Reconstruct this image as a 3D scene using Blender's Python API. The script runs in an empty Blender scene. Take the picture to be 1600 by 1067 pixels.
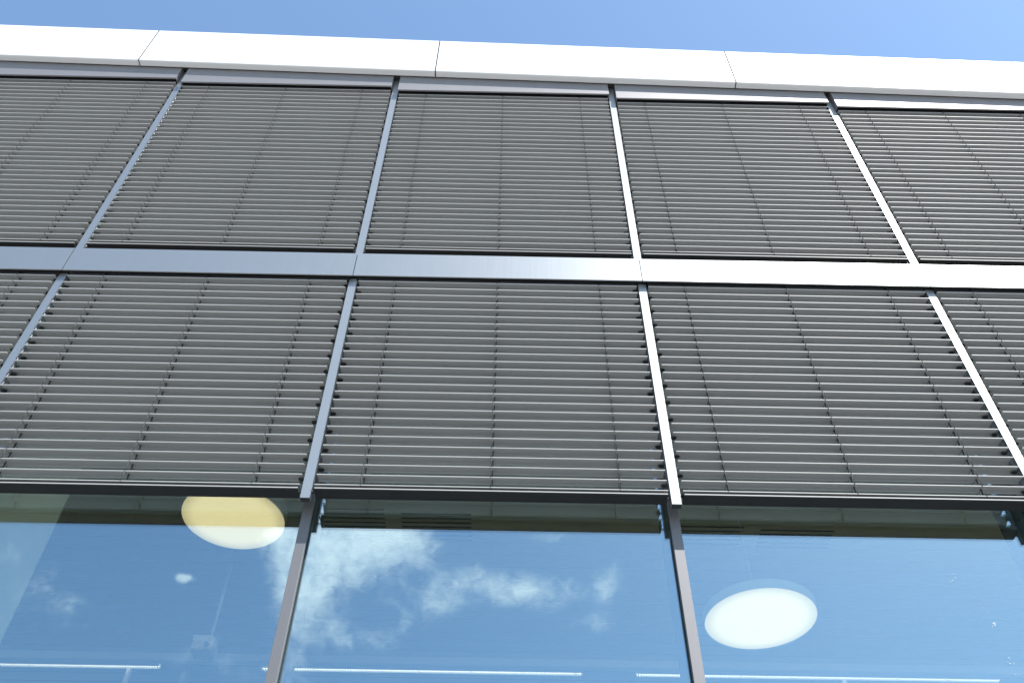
import bpy, bmesh, math, random
from mathutils import Matrix, Vector
random.seed(7)
S = bpy.context.scene
COL = S.collection
R = math.radians

# ------------------------------------------------------------------ camera
cam_d = bpy.data.cameras.new('camera')
cam_d.sensor_width = 36.0
cam_d.lens = 36.0 * 1444.55 / 1600.0
cam_d.clip_start = 0.05
cam_d.clip_end = 5000
cam = bpy.data.objects.new('camera', cam_d)
COL.objects.link(cam)
cam.matrix_world = (Matrix.Translation((1.05947, -3.92019, -5.08412)) @ Matrix.Rotation(-0.011035, 4, 'Z')
                    @ Matrix.Rotation(2.421275, 4, 'X') @ Matrix.Rotation(0.0105116, 4, 'Z'))
S.camera = cam

# ------------------------------------------------------------------ light
SUN = Vector((1.04, -1.0, 2.0)).normalized()
sun_d = bpy.data.lights.new('sun', 'SUN')
sun_d.energy = 4.5
sun_d.angle = R(0.55)
sun_d.color = (1.0, 0.955, 0.89)
sun = bpy.data.objects.new('sun', sun_d)
COL.objects.link(sun)
sun.rotation_euler = SUN.to_track_quat('Z', 'Y').to_euler()

world = bpy.data.worlds.new('World')
S.world = world
world.use_nodes = True
nt = world.node_tree
for n in list(nt.nodes):
    nt.nodes.remove(n)


def nd(tree, typ, **kw):
    n = tree.nodes.new(typ)
    for k, v in kw.items():
        if k.startswith('i_'):
            n.inputs[k[2:].replace('_', ' ')].default_value = v
        else:
            setattr(n, k, v)
    return n


def mathn(tree, op, a, b=None, c=None, clamp=False):
    n = tree.nodes.new('ShaderNodeMath')
    n.operation = op
    n.use_clamp = clamp
    for i, v in enumerate((a, b, c)):
        if v is None:
            continue
        if isinstance(v, (int, float)):
            n.inputs[i].default_value = v
        else:
            tree.links.new(v, n.inputs[i])
    return n.outputs[0]


sky = nt.nodes.new('ShaderNodeTexSky')
sky.sky_type = 'NISHITA'
sky.sun_disc = False
sky.sun_elevation = math.asin(SUN.z)
sky.sun_rotation = math.atan2(SUN.x, SUN.y)
sky.altitude = 100
sky.air_density = 1.0
sky.dust_density = 0.8
sky.ozone_density = 1.0
tc = nt.nodes.new('ShaderNodeTexCoord')
DIRV = tc.outputs['Generated']
# real clouds stand in the part of the sky that faces the facade
CLOUDS = [  # direction, half width, half height, strength
    ((-0.175, -0.801, 0.572), 0.062, 0.032, 1.10),
    ((-0.110, -0.800, 0.590), 0.060, 0.020, 0.85),
    ((-0.205, -0.815, 0.545), 0.026, 0.080, 0.95),
    ((-0.150, -0.850, 0.507), 0.036, 0.014, 0.66),
    ((0.010, -0.832, 0.552), 0.075, 0.020, 0.46),
    ((-0.020, -0.828, 0.562), 0.034, 0.013, 0.48),
    ((-0.058, -0.830, 0.548), 0.022, 0.022, 0.42),
    ((0.036, -0.835, 0.551), 0.034, 0.014, 0.44),
    ((0.104, -0.818, 0.566), 0.030, 0.014, 0.42),
    ((0.108, -0.840, 0.542), 0.018, 0.024, 0.44),
    ((0.096, -0.850, 0.524), 0.026, 0.008, 0.46),
    ((-0.092, -0.842, 0.530), 0.030, 0.018, 0.40),
    ((0.058, -0.799, 0.598), 0.026, 0.007, 0.66),
    ((-0.317, -0.786, 0.531), 0.0060, 0.0048, 1.05),
    ((-0.309, -0.786, 0.534), 0.0060, 0.0035, 0.8),
    ((-0.433, -0.750, 0.500), 0.065, 0.028, 0.46),
    ((-0.290, -0.830, 0.470), 0.070, 0.020, 0.50),
]
acc = None
for (d, hw, hh, st) in CLOUDS:
    sub = nt.nodes.new('ShaderNodeVectorMath'); sub.operation = 'SUBTRACT'
    nt.links.new(DIRV, sub.inputs[0]); sub.inputs[1].default_value = d
    mul = nt.nodes.new('ShaderNodeVectorMath'); mul.operation = 'MULTIPLY'
    nt.links.new(sub.outputs[0], mul.inputs[0]); mul.inputs[1].default_value = (1 / hw, 1.0, 1 / hh)
    ln = nt.nodes.new('ShaderNodeVectorMath'); ln.operation = 'DOT_PRODUCT'
    nt.links.new(mul.outputs[0], ln.inputs[0]); nt.links.new(mul.outputs[0], ln.inputs[1])
    e = mathn(nt, 'MULTIPLY', ln.outputs['Value'], -0.75)
    e = mathn(nt, 'EXPONENT', e)
    e = mathn(nt, 'MULTIPLY', e, st)
    acc = e if acc is None else mathn(nt, 'ADD', acc, e)
cm = nt.nodes.new('ShaderNodeMapping'); cm.inputs['Scale'].default_value = (1.0, 1.0, 0.95)
nt.links.new(DIRV, cm.inputs[0])
n1 = nd(nt, 'ShaderNodeTexNoise', i_Scale=20.0, i_Detail=10.0, i_Roughness=0.62, i_Distortion=0.5)
nt.links.new(cm.outputs[0], n1.inputs['Vector'])
n2 = nd(nt, 'ShaderNodeTexNoise', i_Scale=62.0, i_Detail=8.0, i_Roughness=0.70, i_Distortion=0.9)
nt.links.new(cm.outputs[0], n2.inputs['Vector'])
nz = mathn(nt, 'ADD', mathn(nt, 'MULTIPLY', n1.outputs[0], 0.56), mathn(nt, 'MULTIPLY', n2.outputs[0], 0.44))
wgt = mathn(nt, 'MINIMUM', acc, 1.15)
# the noise has to rise above a threshold that drops inside each cloud's own region
den = mathn(nt, 'ADD', nz, mathn(nt, 'MULTIPLY', wgt, 0.42))
mr = nt.nodes.new('ShaderNodeMapRange'); mr.interpolation_type = 'SMOOTHSTEP'
mr.inputs['From Min'].default_value = 0.66; mr.inputs['From Max'].default_value = 1.14
nt.links.new(den, mr.inputs['Value'])
mx = nt.nodes.new('ShaderNodeMix'); mx.data_type = 'RGBA'
nt.links.new(mathn(nt, 'MULTIPLY', mr.outputs[0], 0.92), mx.inputs['Factor'])
tn = nt.nodes.new('ShaderNodeVectorMath'); tn.operation = 'MULTIPLY'; tn.inputs[1].default_value = (0.93, 1.03, 1.03)
nt.links.new(sky.outputs[0], tn.inputs[0]); nt.links.new(tn.outputs[0], mx.inputs['A'])
mx.inputs['B'].default_value = (8.6, 8.5, 8.6, 1)
bg = nt.nodes.new('ShaderNodeBackground'); bg.inputs['Strength'].default_value = 0.13
nt.links.new(mx.outputs['Result'], bg.inputs['Color'])
wo = nt.nodes.new('ShaderNodeOutputWorld')
nt.links.new(bg.outputs[0], wo.inputs[0])

vs = S.view_settings
vs.view_transform = 'Standard'; vs.look = 'None'; vs.gamma = 1.0; vs.use_curve_mapping = False
vs.exposure = 1.22
S.render.engine = 'CYCLES'
S.cycles.max_bounces = 10
S.cycles.transparent_max_bounces = 16
S.cycles.glossy_bounces = 5

# ------------------------------------------------------------------ materials


def mat(name, base, rough=0.5, metal=0.0, var=0.0, vscale=3.0, stretch=(1, 1, 1), bump=0.0, bscale=60.0,
        spec=0.5, rvar=0.0, coat=0.0, bstretch=None):
    m = bpy.data.materials.new(name); m.use_nodes = True
    t = m.node_tree; p = t.nodes['Principled BSDF']
    p.inputs['Base Color'].default_value = (*base, 1); p.inputs['Roughness'].default_value = rough
    p.inputs['Metallic'].default_value = metal; p.inputs['Specular IOR Level'].default_value = spec
    p.inputs['Coat Weight'].default_value = coat; p.inputs['Coat Roughness'].default_value = 0.12
    co = t.nodes.new('ShaderNodeTexCoord')
    if var or rvar:
        mp = t.nodes.new('ShaderNodeMapping'); mp.inputs['Scale'].default_value = stretch
        t.links.new(co.outputs['Object'], mp.inputs[0])
        n = nd(t, 'ShaderNodeTexNoise', i_Scale=vscale, i_Detail=6.0, i_Roughness=0.6)
        t.links.new(mp.outputs[0], n.inputs['Vector'])
        if var:
            mi = t.nodes.new('ShaderNodeMix'); mi.data_type = 'RGBA'
            t.links.new(n.outputs[0], mi.inputs['Factor'])
            mi.inputs['A'].default_value = (*[c * (1 - var) for c in base], 1)
            mi.inputs['B'].default_value = (*[min(1, c * (1 + var)) for c in base], 1)
            t.links.new(mi.outputs['Result'], p.inputs['Base Color'])
        if rvar:
            r = mathn(t, 'ADD', mathn(t, 'MULTIPLY', n.outputs[0], rvar), rough - rvar / 2)
            t.links.new(r, p.inputs['Roughness'])
    if bump:
        mp = t.nodes.new('ShaderNodeMapping'); mp.inputs['Scale'].default_value = bstretch or stretch
        t.links.new(co.outputs['Object'], mp.inputs[0])
        n = nd(t, 'ShaderNodeTexNoise', i_Scale=bscale, i_Detail=3.0)
        t.links.new(mp.outputs[0], n.inputs['Vector'])
        b = t.nodes.new('ShaderNodeBump'); b.inputs['Strength'].default_value = bump; b.inputs['Distance'].default_value = 0.002
        t.links.new(n.outputs[0], b.inputs['Height']); t.links.new(b.outputs[0], p.inputs['Normal'])
    return m


def emit(name, col, strength, edge=None):
    m = bpy.data.materials.new(name); m.use_nodes = True
    t = m.node_tree; p = t.nodes['Principled BSDF']
    p.inputs['Base Color'].default_value = (0.8, 0.8, 0.78, 1); p.inputs['Roughness'].default_value = 0.4
    p.inputs['Emission Color'].default_value = (*col, 1); p.inputs['Emission Strength'].default_value = strength
    if edge:   # an opal diffuser glows less towards its rim, away from the LEDs
        co = t.nodes.new('ShaderNodeTexCoord')
        sp = t.nodes.new('ShaderNodeVectorMath'); sp.operation = 'MULTIPLY'; sp.inputs[1].default_value = (1, 1, 0)
        t.links.new(co.outputs['Object'], sp.inputs[0])
        le = t.nodes.new('ShaderNodeVectorMath'); le.operation = 'LENGTH'; t.links.new(sp.outputs[0], le.inputs[0])
        r = t.nodes.new('ShaderNodeMapRange'); r.interpolation_type = 'SMOOTHSTEP'
        r.inputs['From Min'].default_value = edge * 0.72; r.inputs['From Max'].default_value = edge
        r.inputs['To Min'].default_value = strength; r.inputs['To Max'].default_value = strength * 0.62
        t.links.new(le.outputs['Value'], r.inputs['Value']); t.links.new(r.outputs[0], p.inputs['Emission Strength'])
    return m


M = {}
M['white'] = mat('parapet_paint', (0.61, 0.62, 0.635), 0.42, 0, var=0.02, vscale=2.0, bump=0.05, bscale=12, rvar=0.08)
M['satin'] = mat('satin_aluminium', (0.27, 0.288, 0.298), 0.42, 0.75, var=0.02, vscale=9, stretch=(6, 1, 0.25), rvar=0.05, bump=0.03,
                 bscale=240, bstretch=(1, 1, .12))
M['hood'] = mat('hood_aluminium', (0.18, 0.178, 0.188), 0.5, 0.35, spec=0.35, var=0.03, vscale=6, stretch=(1, 1, 1), rvar=0.08)
M['slat'] = mat('slat_paint', (0.295, 0.298, 0.300), 0.55, 0.0, spec=0.35, var=0.04, vscale=4, stretch=(.6, 3, 14), rvar=0.1)
M['dark'] = mat('anodised_dark', (0.055, 0.056, 0.062), 0.42, 0.3, var=0.15, vscale=8)
M['brail'] = mat('bottom_rail_paint', (0.016, 0.016, 0.017), 0.6, 0.0, var=0.05, vscale=6, spec=0.2)
M['black'] = mat('black_plastic', (0.012, 0.012, 0.013), 0.5)
M['cord'] = mat('grey_cord', (0.045, 0.045, 0.045), 0.8)
M['mull'] = mat('mullion_paint', (0.142, 0.142, 0.15), 0.6, 0.7, var=0.03, vscale=8, bump=0.08, bscale=300)
M['post'] = mat('mullion_post_paint', (0.10, 0.105, 0.115), 0.45, 0.2, var=0.06, vscale=5)
M['gasket'] = mat('gasket_rubber', (0.035, 0.035, 0.037), 0.6)
M['ceil'] = mat('ceiling_metal', (0.66, 0.63, 0.50), 0.5, 0.0, var=0.05, vscale=5, stretch=(.15, 12, 1))
M['wallp'] = mat('interior_plaster', (0.62, 0.64, 0.60), 0.7, var=0.03, vscale=2)
M['floor'] = mat('interior_floor', (0.20, 0.18, 0.15), 0.5, var=0.1, vscale=3)
M['slab'] = mat('slab_concrete', (0.30, 0.30, 0.29), 0.8, var=0.1, vscale=3)
M['lampbody'] = mat('lamp_body_white', (0.72, 0.74, 0.74), 0.5)
M['slot'] = mat('slot_black', (0.015, 0.015, 0.015), 0.7)
M['mark'] = mat('dried_splash', (0.5, 0.5, 0.48), 0.8)
M['glow'] = emit('opal_diffuser', (1.0, 0.85, 0.51), 0.64, edge=0.459)
M['glow2'] = emit('spot_lens', (1.0, 0.97, 0.90), 4.0)
M['glow3'] = emit('linear_led', (1.0, 0.95, 0.84), 0.85)

M['seal'] = mat('joint_sealant', (0.03, 0.03, 0.03), 1.0, 0, spec=0.0)
# paving, with joints
gm = mat('paving', (0.30, 0.29, 0.27), 0.85, var=0.12, vscale=1.5, bump=0.2, bscale=40)
t = gm.node_tree
br = t.nodes.new('ShaderNodeTexBrick'); br.inputs['Scale'].default_value = 1.0
br.inputs['Color1'].default_value = (0.31, 0.30, 0.28, 1); br.inputs['Color2'].default_value = (0.27, 0.265, 0.25, 1)
br.inputs['Mortar'].default_value = (0.10, 0.10, 0.095, 1); br.inputs['Mortar Size'].default_value = 0.006
br.inputs['Brick Width'].default_value = 0.8; br.inputs['Row Height'].default_value = 0.4
co = t.nodes.new('ShaderNodeTexCoord'); t.links.new(co.outputs['Object'], br.inputs['Vector'])
t.links.new(br.outputs[0], t.nodes['Principled BSDF'].inputs['Base Color'])
M['ground'] = gm

# solar control glass
g = bpy.data.materials.new('solar_glass'); g.use_nodes = True
t = g.node_tree
for n in list(t.nodes):
    t.nodes.remove(n)
tr = t.nodes.new('ShaderNodeBsdfTransparent'); tr.inputs[0].default_value = (0.90, 0.92, 0.84, 1)
gl = t.nodes.new('ShaderNodeBsdfGlossy'); gl.inputs['Roughness'].default_value = 0.0
gl.inputs['Color'].default_value = (0.62, 0.85, 1.0, 1)
co = t.nodes.new('ShaderNodeTexCoord')
mp = t.nodes.new('ShaderNodeMapping'); mp.inputs['Scale'].default_value = (0.8, 1, 1.6); t.links.new(co.outputs['Object'], mp.inputs[0])
n = nd(t, 'ShaderNodeTexNoise', i_Scale=1.3, i_Detail=1.0); t.links.new(mp.outputs[0], n.inputs['Vector'])
b = t.nodes.new('ShaderNodeBump'); b.inputs['Strength'].default_value = 0.15; b.inputs['Distance'].default_value = 0.002
t.links.new(n.outputs[0], b.inputs['Height']); t.links.new(b.outputs[0], gl.inputs['Normal'])
lw = t.nodes.new('ShaderNodeLayerWeight'); lw.inputs['Blend'].default_value = 0.5
fac = mathn(t, 'ADD', mathn(t, 'MULTIPLY', mathn(t, 'POWER', lw.outputs['Facing'], 4.0), 0.75), 0.262, clamp=True)
mi = t.nodes.new('ShaderNodeMixShader'); t.links.new(fac, mi.inputs[0])
t.links.new(tr.outputs[0], mi.inputs[1]); t.links.new(gl.outputs[0], mi.inputs[2])
o = t.nodes.new('ShaderNodeOutputMaterial'); t.links.new(mi.outputs[0], o.inputs[0])
M['glass'] = g

# ------------------------------------------------------------------ helpers


def tag(o, label=None, cat=None, group=None, kind=None):
    if label: o['label'] = label
    if cat: o['category'] = cat
    if group: o['group'] = group
    if kind: o['kind'] = kind
    return o


def empty(name, loc=(0, 0, 0)):
    o = bpy.data.objects.new(name, None); COL.objects.link(o); o.location = loc; o.empty_display_size = 0.1
    return o


class MB:
    def __init__(s):
        s.v = []; s.f = []; s.sm = []

    def add(s, vs, fs, smooth=False):
        b = len(s.v); s.v += vs
        for f in fs:
            s.f.append([i + b for i in f]); s.sm.append(smooth)
        return s

    def box(s, x0, x1, y0, y1, z0, z1, bev=0.0):
        if bev <= 0:
            vs = [(x, y, z) for z in (z0, z1) for y in (y0, y1) for x in (x0, x1)]
            return s.add(vs, [(0, 2, 3, 1), (4, 5, 7, 6), (0, 1, 5, 4), (2, 6, 7, 3), (0, 4, 6, 2), (1, 3, 7, 5)])
        bm = bmesh.new(); bmesh.ops.create_cube(bm, size=1)
        for v in bm.verts:
            v.co = Vector((x0 + (v.co.x + .5) * (x1 - x0), y0 + (v.co.y + .5) * (y1 - y0), z0 + (v.co.z + .5) * (z1 - z0)))
        bmesh.ops.bevel(bm, geom=bm.edges[:], offset=bev, segments=2, affect='EDGES', profile=0.5)
        bm.verts.index_update()
        s.add([tuple(v.co) for v in bm.verts], [[v.index for v in f.verts] for f in bm.faces]); bm.free()
        return s

    def extr(s, prof, x0, x1, smooth=False, off=(0, 0), dz=0.0):
        """closed profile [(y,z)] (counter-clockwise seen from +x) run along x; dz: rise from x0 to x1"""
        n = len(prof)
        vs = [(x0, y + off[0], z + off[1]) for y, z in prof] + [(x1, y + off[0], z + off[1] + dz) for y, z in prof]
        fs = [(i, (i + 1) % n, n + (i + 1) % n, n + i) for i in range(n)]
        s.add(vs, fs, smooth)
        s.add(vs, [list(range(n - 1, -1, -1)), list(range(n, 2 * n))])
        return s

    def tube(s, a, b, r, n=8, r2=None):
        a = Vector(a); b = Vector(b); d = (b - a).normalized()
        u = d.orthogonal().normalized(); w = d.cross(u)
        r2 = r if r2 is None else r2
        vs = []
        for p, rr in ((a, r), (b, r2)):
            for i in range(n):
                t = 2 * math.pi * i / n
                vs.append(tuple(p + (u * math.cos(t) + w * math.sin(t)) * rr))
        s.add(vs, [(i, (i + 1) % n, n + (i + 1) % n, n + i) for i in range(n)], True)
        s.add(vs, [list(range(n - 1, -1, -1)), list(range(n, 2 * n))])
        return s

    def lathe(s, prof, c, n=96, smooth=False):
        """prof: [(r,z)] from axis to axis"""
        vs = []; k = len(prof)
        for i in range(n):
            t = 2 * math.pi * i / n
            for r, z in prof:
                vs.append((c[0] + r * math.cos(t), c[1] + r * math.sin(t), c[2] + z))
        fs = []
        for i in range(n):
            j = (i + 1) % n
            for q in range(k - 1):
                fs.append((i * k + q, j * k + q, j * k + q + 1, i * k + q + 1))
        return s.add(vs, fs, smooth)

    def mesh(s, name, m):
        me = bpy.data.meshes.new(name); me.from_pydata(s.v, [], s.f)
        me.polygons.foreach_set('use_smooth', s.sm)
        me.materials.append(m)
        bm = bmesh.new(); bm.from_mesh(me); bmesh.ops.remove_doubles(bm, verts=bm.verts, dist=1e-6)
        bmesh.ops.recalc_face_normals(bm, faces=bm.faces); bm.to_mesh(me); bm.free(); me.update()
        return me

    def build(s, name, m, parent=None, loc=None):
        return place(name, s.mesh(name, m), parent, loc)


def place(name, me, parent=None, loc=None):
    o = bpy.data.objects.new(name, me); COL.objects.link(o)
    if parent: o.parent = parent
    if loc: o.location = loc
    return o


# ------------------------------------------------------------------ setting
X0, X1 = -12.0, 14.0
gr = MB().add([(-400, -400, -6.70), (400, -400, -6.70), (400, 400, -6.70), (-400, 400, -6.70)], [(0, 1, 2, 3)]).build('ground', M['ground'])
tag(gr, kind='structure')

B = tag(empty('office_building', (0, 0, -6.69)), 'modern office building with white parapet, grey aluminium trim and large windows', 'building')


def part(mb, name, m, parent=None):
    if parent is None:
        return mb.build(name, M[m] if isinstance(m, str) else m, B, (0, 0, 6.69))
    return mb.build(name, M[m] if isinstance(m, str) else m, parent)


# white parapet: folded panels, the roof line falls 3.8 cm per metre to the right
PS = -0.0378


def pz(x): return 3.056 + PS * x


JX = [0.36 + 2.79 * k for k in range(-5, 6)]
for a, b in zip(JX[:-1], JX[1:]):
    x0, x1 = a + 0.0055, b - 0.0055
    h = 0.674
    prof = [(-.120, .012), (-.1175, .003), (-.112, 0), (-.060, 0), (-.060, .03), (-.095, .03), (-.095, h - .03), (.28, h - .03), (.28, h), (-.112, h), (-.120, h - .008)]
    mb = MB().extr([(y, z) for y, z in reversed(prof)], x0, x1, off=(0, pz(x0)), dz=PS * (x1 - x0))
    part(mb, 'parapet_panel', 'white')
for x in JX[1:-1]:
    part(MB().box(x - .0053, x + .0053, -.1188, -.1178, pz(x) + .002, pz(x) + .670).box(x - .0053, x + .0053, -.1110, -.0610, pz(x) + .006, pz(x) + .010), 'joint_seal', 'seal')
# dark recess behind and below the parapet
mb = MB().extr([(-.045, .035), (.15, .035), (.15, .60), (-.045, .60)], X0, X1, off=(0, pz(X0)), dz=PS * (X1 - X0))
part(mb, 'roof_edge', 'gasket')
mb = MB().extr([(.15, .02), (9.0, .02), (9.0, .34), (.15, .34)], X0, X1, off=(0, pz(X0)), dz=PS * (X1 - X0))
part(mb, 'roof', 'slab')

# horizontal fascia panels between the two rows of blinds
zb0, zb1 = 0.0, 0.2566
for k in range(-5, 7):
    x0, x1 = 2 * k + .0025, 2 * k + 2 - .0025
    prof = [(-.0385, zb0 + .002), (-.0385, zb1 - .002), (-.0365, zb1), (.020, zb1), (.020, zb1 - .003), (-.035, zb1 - .003), (-.035, zb0 + .003),
            (-.030, zb0 + .003), (-.030, zb0), (-.0365, zb0)]
    part(MB().extr(prof, x0, x1), 'fascia_panel', 'satin')
part(MB().box(X0, X1, .022, .145, zb0 + .06, zb1 - .012), 'fascia_core', 'gasket')

# guide rails in front of the mullions
HW = .0265
for k in range(-5, 8):
    X = 2.0 * k
    top = pz(X) + .02
    # tube with a slot on each side
    prof = [(-HW, 0), (HW, 0), (HW, .010), (HW - .007, .010), (HW - .007, .022), (HW, .022), (HW, .036), (-HW, .036), (-HW, .022), (-HW + .007, .022), (-HW + .007, .010), (-HW, .010)]
    mb = MB()
    for z0, z1 in ((-1.916, zb0 + .008), (zb1 - .005, top)):
        n = len(prof)
        vs = [(X + x, y, z0) for x, y in prof] + [(X + x, y, z1) for x, y in prof]
        mb.add(vs, [(i, (i + 1) % n, n + (i + 1) % n, n + i) for i in range(n)])
        mb.add(vs, [list(range(n - 1, -1, -1)), list(range(n, 2 * n))])
    r = part(mb, 'guide_rail', 'satin')
    part(MB().box(X - HW + .001, X + HW - .001, .001, .035, -1.919, -1.9165), 'end_cap', 'black', r)
    for z in (-1.75, -.9, .1, .6, 1.5, 2.4):
        part(MB().box(X - .012, X + .012, .0365, .1115, z - .03, z + .03), 'standoff_bracket', 'dark', r)

# mullions and glass
YG = .1515
for k in range(-5, 8):
    X = 2.0 * k
    mb = MB().box(X - .027, X + .027, .112, .137, -6.69, 3.05 + PS * X - .02, .0015)
    m_ = part(mb, 'mullion', 'mull')
    part(MB().box(X - .024, X + .024, .1372, .149, -6.69, 3.0 + PS * X), 'gasket', 'gasket', m_)
    part(MB().box(X - .025, X + .025, .162, .42, -6.69, 3.0 + PS * X), 'inner_post', 'post', m_)
marks = None
for k in range(-5, 7):
    for z0, z1 in ((-3.24, .33), (.37, 2.60), (-6.62, -3.28)):
        x0, x1 = 2 * k + .018, 2 * k + 2 - .018
        p_ = part(MB().box(x0, x1, YG, YG + .009, z0, z1), 'window_pane', 'glass')
        if k == 1 and z0 == -3.24: pane_r = p_
        if k == -1 and z0 == -3.24: pane_l = p_
for z0, z1 in ((-3.30, -3.22), (.325, .375), (-6.69, -6.60)):
    for k in range(-5, 7):
        part(MB().box(2 * k + .0275, 2 * k + 1.9725, .118, .150, z0, z1), 'transom', 'mull')

# interior shell
part(MB().box(X0, X1, .165, 9.0, .40, .62), 'ceiling', 'ceil')
part(MB().box(X0, X1, .165, 9.0, -3.45, -3.26), 'floor', 'floor')
part(MB().box(X0, X1, 8.8, 9.0, -6.69, 2.9), 'back_wall', 'wallp')
part(MB().box(X0 - .2, X0, .165, 9.0, -6.69, 3.4), 'side_wall', 'wallp')
part(MB().box(X1, X1 + .2, .165, 9.0, -6.69, 2.6), 'side_wall', 'wallp')
part(MB().box(-3.98, -1.848, 1.0, 1.012, -3.25, .398), 'partition_wall', 'wallp')
# air slots in the ceiling
for xa, xb, y0, nn in ((-.64, -.053, 3.013, 7), (.106, .767, 3.065, 7), (2.72, 3.373, 3.186, 5), (3.539, 4.24, 3.221, 5)):
    mb = MB()
    for i in range(nn):
        y = y0 + .065 * i
        mb.box(xa, xb, y, y + .019, .3965, .399)
    part(mb, 'air_slot_grille', 'slot')
# thin joints between the metal ceiling planks
mb = MB()
y = .5
while y < 8.7:
    mb.box(X0 + .01, X1 - .01, y, y + .003, .3985, .3997); y += .20
part(mb, 'ceiling_joint', 'slot')
part(MB().box(X0 + .02, X1 - .02, 5.62, 5.70, .30, .392), 'ceiling_beam', 'lampbody')
for X in (-3.13, 4.99):
    part(MB().tube((X, 5.86, -3.255), (X, 5.86, .39), .030, 20), 'column', 'lampbody')

# ------------------------------------------------------------------ blinds
PITCH = .0722
SLAT = [(-.0148, -.0040), (-.0165, -.0024), (-.0165, .0022), (-.0148, .0036), (-.0125, .0038), (-.010, .0030)]
top_c = [(.000, .0052), (.012, .0078), (.026, .0100), (.040, .0112), (.052, .0114), (.060, .0106)]
SLAT_T = SLAT + top_c + [(.0622, .0095), (.0622, .0070), (.0600, .0068)]
SLAT_P = SLAT_T + [(y, z - .0011) for y, z in reversed(top_c[:-1])] + [(-.010, .0012), (-.0120, -.0039)]
LADX = (.29, .995, 1.70)


def blind_meshes(n, ztop, up, rdrop):
    """one blind of bay width 2 m, x from 0 (left guide rail) ; lips at z = -i*PITCH"""
    me = {}
    xa, xb = HW + .014, 2 - HW - .014
    mb = MB()
    for i in range(n):
        j = random.uniform(-.0008, .0008); tl = random.gauss(0, .012); dd = random.uniform(-.0006, .0006)
        pr = [(y, z + (y - .02) * tl) for y, z in reversed(SLAT_P)]
        mb.extr(pr, xa, xb, off=(random.uniform(-.0006, .0006), -i * PITCH + j), dz=dd)
    me['slats'] = mb.mesh('slats', M['slat'])
    # end clips: on every slat at alternate ends
    for side in (0, 1):
        mb = MB()
        z = 0
        c = xb - .004 if side else xa + .004
        sgn = -1 if c < 1 else 1
        vs = []; nn = 14
        for zz, q in ((-.001, .9), (.004, 1.0), (.0085, .6)):
            for t in range(nn):
                a = 2 * math.pi * t / nn
                vs.append((c - sgn * .004 + .0185 * q * math.cos(a), 0.032 + .0140 * q * math.sin(a), z + zz - .004))
        fs = [(l * nn + t, l * nn + (t + 1) % nn, (l + 1) * nn + (t + 1) % nn, (l + 1) * nn + t) for l in range(2) for t in range(nn)]
        fs += [list(range(nn - 1, -1, -1)), list(range(2 * nn, 3 * nn))]
        mb.add(vs, fs)
        mb.tube((c + sgn * .012, .018, z + .003), (c + sgn * .030, .018, z + .003), .0022, 6)
        me['guide_pin%d' % side] = mb.mesh('guide_pin', M['black'])
    me['n'] = n
    for q in range(3):
        mb = MB(); x = LADX[q]
        zb = -(n - 1) * PITCH - .022
        for i in range(n):       # the cord bends slightly from slat to slat
            z = -i * PITCH
            j0 = random.uniform(-.0015, .0015); zt = ztop if i == 0 else z + PITCH
            mb.tube((x + j0, -.0185, z), (x - j0, -.0185, zt), .0015, 5)
            mb.tube((x + j0, .0645, z + .009), (x - j0, .0645, zt + (.009 if i else 0)), .0011, 5)
            mb.tube((x, -.0175, z - .008), (x + .004, .063, z + .003), .0012, 5)
            mb.tube((x - .006, -.0175, z - .003), (x + .006, -.0175, z - .008), .0010, 5)
        mb.tube((x, -.0185, -(n - 1) * PITCH), (x - .012, -.0165, zb), .0011, 5)
        me['ladder_cord%d' % q] = mb.mesh('ladder_cord', M['cord'])
        mb = MB()
        mb.box(x + .006, x + .0075 + .003, .020, .027, zb, ztop)
        me['lift_tape%d' % q] = mb.mesh('lift_tape', M['black'])
    zr = -(n - 1) * PITCH - rdrop
    # bottom rail: shallow box whose front edge catches the sun
    prof = [(-.0175, zr + .0035), (-.0175, zr + .0065), (-.0155, zr + .008), (.062, zr + .008), (.064, zr + .006), (.064, zr - .004),
            (.058, zr - .006), (-.0135, zr - .006), (-.0165, zr - .0035)]
    me['bottom_rail'] = MB().extr([p for p in prof], xa + .004, xb - .004).mesh('bottom_rail', M['brail'])
    me['rail_pin0'] = MB().box(HW - .001, xa + .003, .012, .020, zr - .004, zr + .004).mesh('rail_pin', M['black'])
    me['rail_pin1'] = MB().box(xb - .003, 2 - HW + .001, .012, .020, zr - .004, zr + .004).mesh('rail_pin', M['black'])
    me['front_strip'] = MB().extr([(-.0205, zr + .0000), (-.0205, zr + .0062), (-.0180, zr + .0072), (-.0178, zr + .0000)], xa + .004, xb - .004).mesh('front_strip', M['slat'])
    # head rail
    me['head_rail'] = MB().box(.04, 1.96, .000, .058, ztop, ztop + .055, .002).mesh('head_rail', M['dark'])
    for q, x in enumerate(LADX):
        me['tape_guide%d' % q] = MB().box(x - .012, x + .012, -.006, .066, ztop - .010, ztop - .0005).mesh('tape_guide', M['black'])
    return me


def make_blind(b, me, ztop_lip, label, group, up):
    root = empty('venetian_blind', (2.0 * b, 0, ztop_lip))
    tag(root, label, 'blind', group)
    place('slats', me['slats'], root)
    for i in range(me['n']):
        place('guide_pin', me['guide_pin%d' % (0 if (i + up) % 2 else 1)], root, (0, 0, -i * PITCH))
    for q in range(3):
        c = place('ladder_cord', me['ladder_cord%d' % q], root)
        place('lift_tape', me['lift_tape%d' % q], root)
    r = place('bottom_rail', me['bottom_rail'], root)
    place('rail_pin', me['rail_pin0'], r); place('rail_pin', me['rail_pin1'], r); place('front_strip', me['front_strip'], r)
    h = place('head_rail', me['head_rail'], root)
    for q in range(3): place('tape_guide', me['tape_guide%d' % q], h)
    return root


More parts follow.
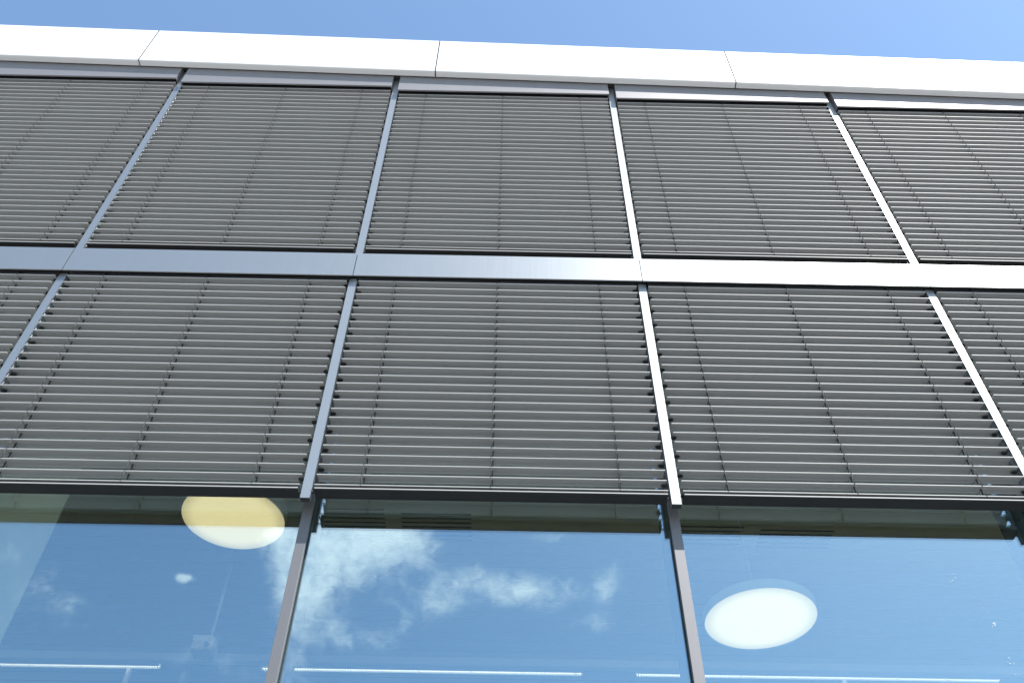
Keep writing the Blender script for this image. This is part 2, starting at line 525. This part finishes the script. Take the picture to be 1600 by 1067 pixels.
LOW = blind_meshes(26, .040, 0, .0310)
low_labels = {
    -2: 'lower blind cut by the left edge of the photo, left of the first guide rail',
    -1: 'lower row blind above the cream disc lamp at left',
    0: 'middle blind of the lower row, above the window reflecting the brightest clouds',
    1: 'grey slatted blind of the lower row, above the white disc lamp at right',
    2: 'lower blind cut by the right edge of the photo, behind the last slanting guide rail',
}
for b, l in low_labels.items():
    make_blind(b, LOW, -.031, l, 'lower row of external blinds', 0)
up_labels = {
    -2: 'upper blind at the far left of the photo, under the highest set hood',
    -1: 'second blind from the left in the upper row, under a blue-grey hood',
    0: 'middle blind of the upper row, right under the parapet joint',
    1: 'fourth blind from the left in the upper row, hood edge catching the sun',
    2: 'upper blind at the far right of the photo, under the lowest and brightest hood',
}
HOODZ = {}
for b, l in up_labels.items():
    n = 34 - b
    ztop = .383 + PITCH * (n - 1)
    hb = 2.788 - .0722 * b      # hood bottom
    me = blind_meshes(n, .046, 1, .0410)
    r = make_blind(b, me, ztop, l, 'upper row of external blinds', 1)
    # folded sheet hood above the blind
    z0 = hb - ztop
    zt = z0 + .30
    prof = [(-.0500, z0), (-.0500, zt), (.070, zt), (.070, zt - .003), (-.0475, zt - .003), (-.0475, z0 + .0025), (-.036, z0 + .0025), (-.036, z0)]
    hx0, hx1 = .032, 1.968
    hd = MB().extr(prof, hx0, hx1).build('hood', M['hood'], r)
    for ex in (hx0, hx1 - .003): MB().box(ex, ex + .003, -.0474, .068, z0 + .003, zt - .0031).build('hood_end', M['hood'], hd)

# ------------------------------------------------------------------ lamps indoors


def disc_lamp(x, y, z, hgt, label):
    t = tag(empty('disc_lamp', (x, y, z)), label, 'ceiling lamp', 'round disc lamps hanging indoors')
    r = .459
    MB().lathe([(0, hgt), (r - .006, hgt), (r, hgt - .006), (r, 0.0), (r - .008, 0.0), (r - .008, .012), (0, .012)], (0, 0, 0)).build('lamp_body', M['lampbody'], t)
    MB().lathe([(0, .002), (r - .05, .001), (r - .009, .004), (r - .009, .010), (0, .010)], (0, 0, 0)).build('diffuser', M['glow'], t)
    zc = .397 - z
    MB().tube((0, 0, hgt), (0, 0, zc), .0035, 8).build('suspension_cable', M['lampbody'], t)
    MB().lathe([(0, zc - .025), (.05, zc - .025), (.055, zc - .02), (.055, zc), (0, zc)], (0, 0, 0), 32).build('ceiling_rose', M['lampbody'], t)
    return t


disc_lamp(3.184, 2.715, -.90, .085, 'big round white disc lamp seen whole through the right window')
disc_lamp(-1.33, 2.736, .043, .12, 'cream disc lamp behind the left window, its top hidden by the blind')

runs = [(-9.0, -2.779, 'left linear ceiling light of small white louvres, ending near the little spotlight', (-3.13,)),
        (-1.631, 2.008, 'linear ceiling light running along the foot of the middle window', ()),
        (2.617, 6.757, 'linear ceiling light below the white disc lamp in the right window', (4.99,))]
for xa, xb, l, brk in runs:
    t = tag(empty('linear_light', (xa, 5.775, .31)), l, 'light fitting', 'linear ceiling lights indoors')
    L = xb - xa
    MB().box(0, L, -.012, -.002, 0, .08).box(0, L, .060, .070, 0, .08).box(0, L, -.002, .060, .05, .08).build('housing', M['lampbody'], t)
    mb = MB(); x = .01
    seg = .592
    while x < L - .01:
        mb.box(x, min(x + seg - .012, L - .008), .008, .048, .012, .02); x += seg
    mb.build('diffuser', M['glow3'], t)
    mb = MB(); x = .02
    while x < L:
        mb.box(x, x + .006, .0005, .0575, .0, .010); x += .030
    mb.build('louvre', M['lampbody'], t)

t = tag(empty('spotlight', (-2.536, 5.99, .2)), 'small cylindrical spotlight with a lit white lens under the left linear light', 'spotlight')
MB().lathe([(0, .197), (.045, .197), (.045, .0), (.038, .0), (.038, .01), (0, .01)], (0, 0, 0), 40, True).build('spot_body', M['lampbody'], t)
MB().lathe([(0, .004), (.037, .003), (.037, .009), (0, .009)], (0, 0, 0), 40).build('lens', M['glow2'], t)

t = tag(empty('projector_mount', (-1.6116, 3.746, -.70)), 'faint pale projector on a long ceiling rod behind the left window', 'projector')
MB().tube((.03, 0, .16), (.03, 0, 1.097), .014, 14).build('rod', M['lampbody'], t)
MB().box(-.11, .07, -.07, .07, .10, .16, .01).build('mount_plate', M['lampbody'], t)
MB().box(-.10, .10, -.10, .10, -.0, .09, .02).build('projector_body', M['ceil'], t)
MB().tube((.04, -.10, .045), (.04, -.115, .045), .022, 24).build('lens', M['slot'], t)

# ------------------------------------------------------------------ marks on the glass


def splash(pts, y, parent, name):
    mb = MB()
    for (x, z, r) in pts:
        n = random.randint(6, 10)
        a0 = random.random() * 6
        ring = []
        for i in range(n):
            a = a0 + 2 * math.pi * i / n; q = r * random.uniform(.45, 1.15)
            ring.append((x + q * math.cos(a), z + 1.25 * q * math.sin(a)))
        vs = [(a, y, b) for a, b in ring] + [(x + (a - x) * .7, y - .0008, z + (b - z) * .7) for a, b in ring]
        mb.add(vs, [(i, (i + 1) % n, n + (i + 1) % n, n + i) for i in range(n)] + [list(range(n, 2 * n))])
    mb.build(name, M['mark'], parent)


SPL = []
for (cx_, cz_, n_, sp, rr) in ((3.42, -2.25, 9, .016, .0032), (3.47, -2.32, 4, .022, .0024), (3.50, -2.40, 16, .030, .0022), (3.535, -2.52, 4, .01, .004),
                               (3.53, -2.72, 5, .012, .0035), (3.54, -2.79, 3, .008, .003)):
    for i in range(n_):
        SPL.append((cx_ + random.gauss(0, sp), cz_ + random.gauss(0, sp), rr * random.uniform(.4, 1.1)))
splash(SPL, YG - .0004, pane_r, 'dried_splash')
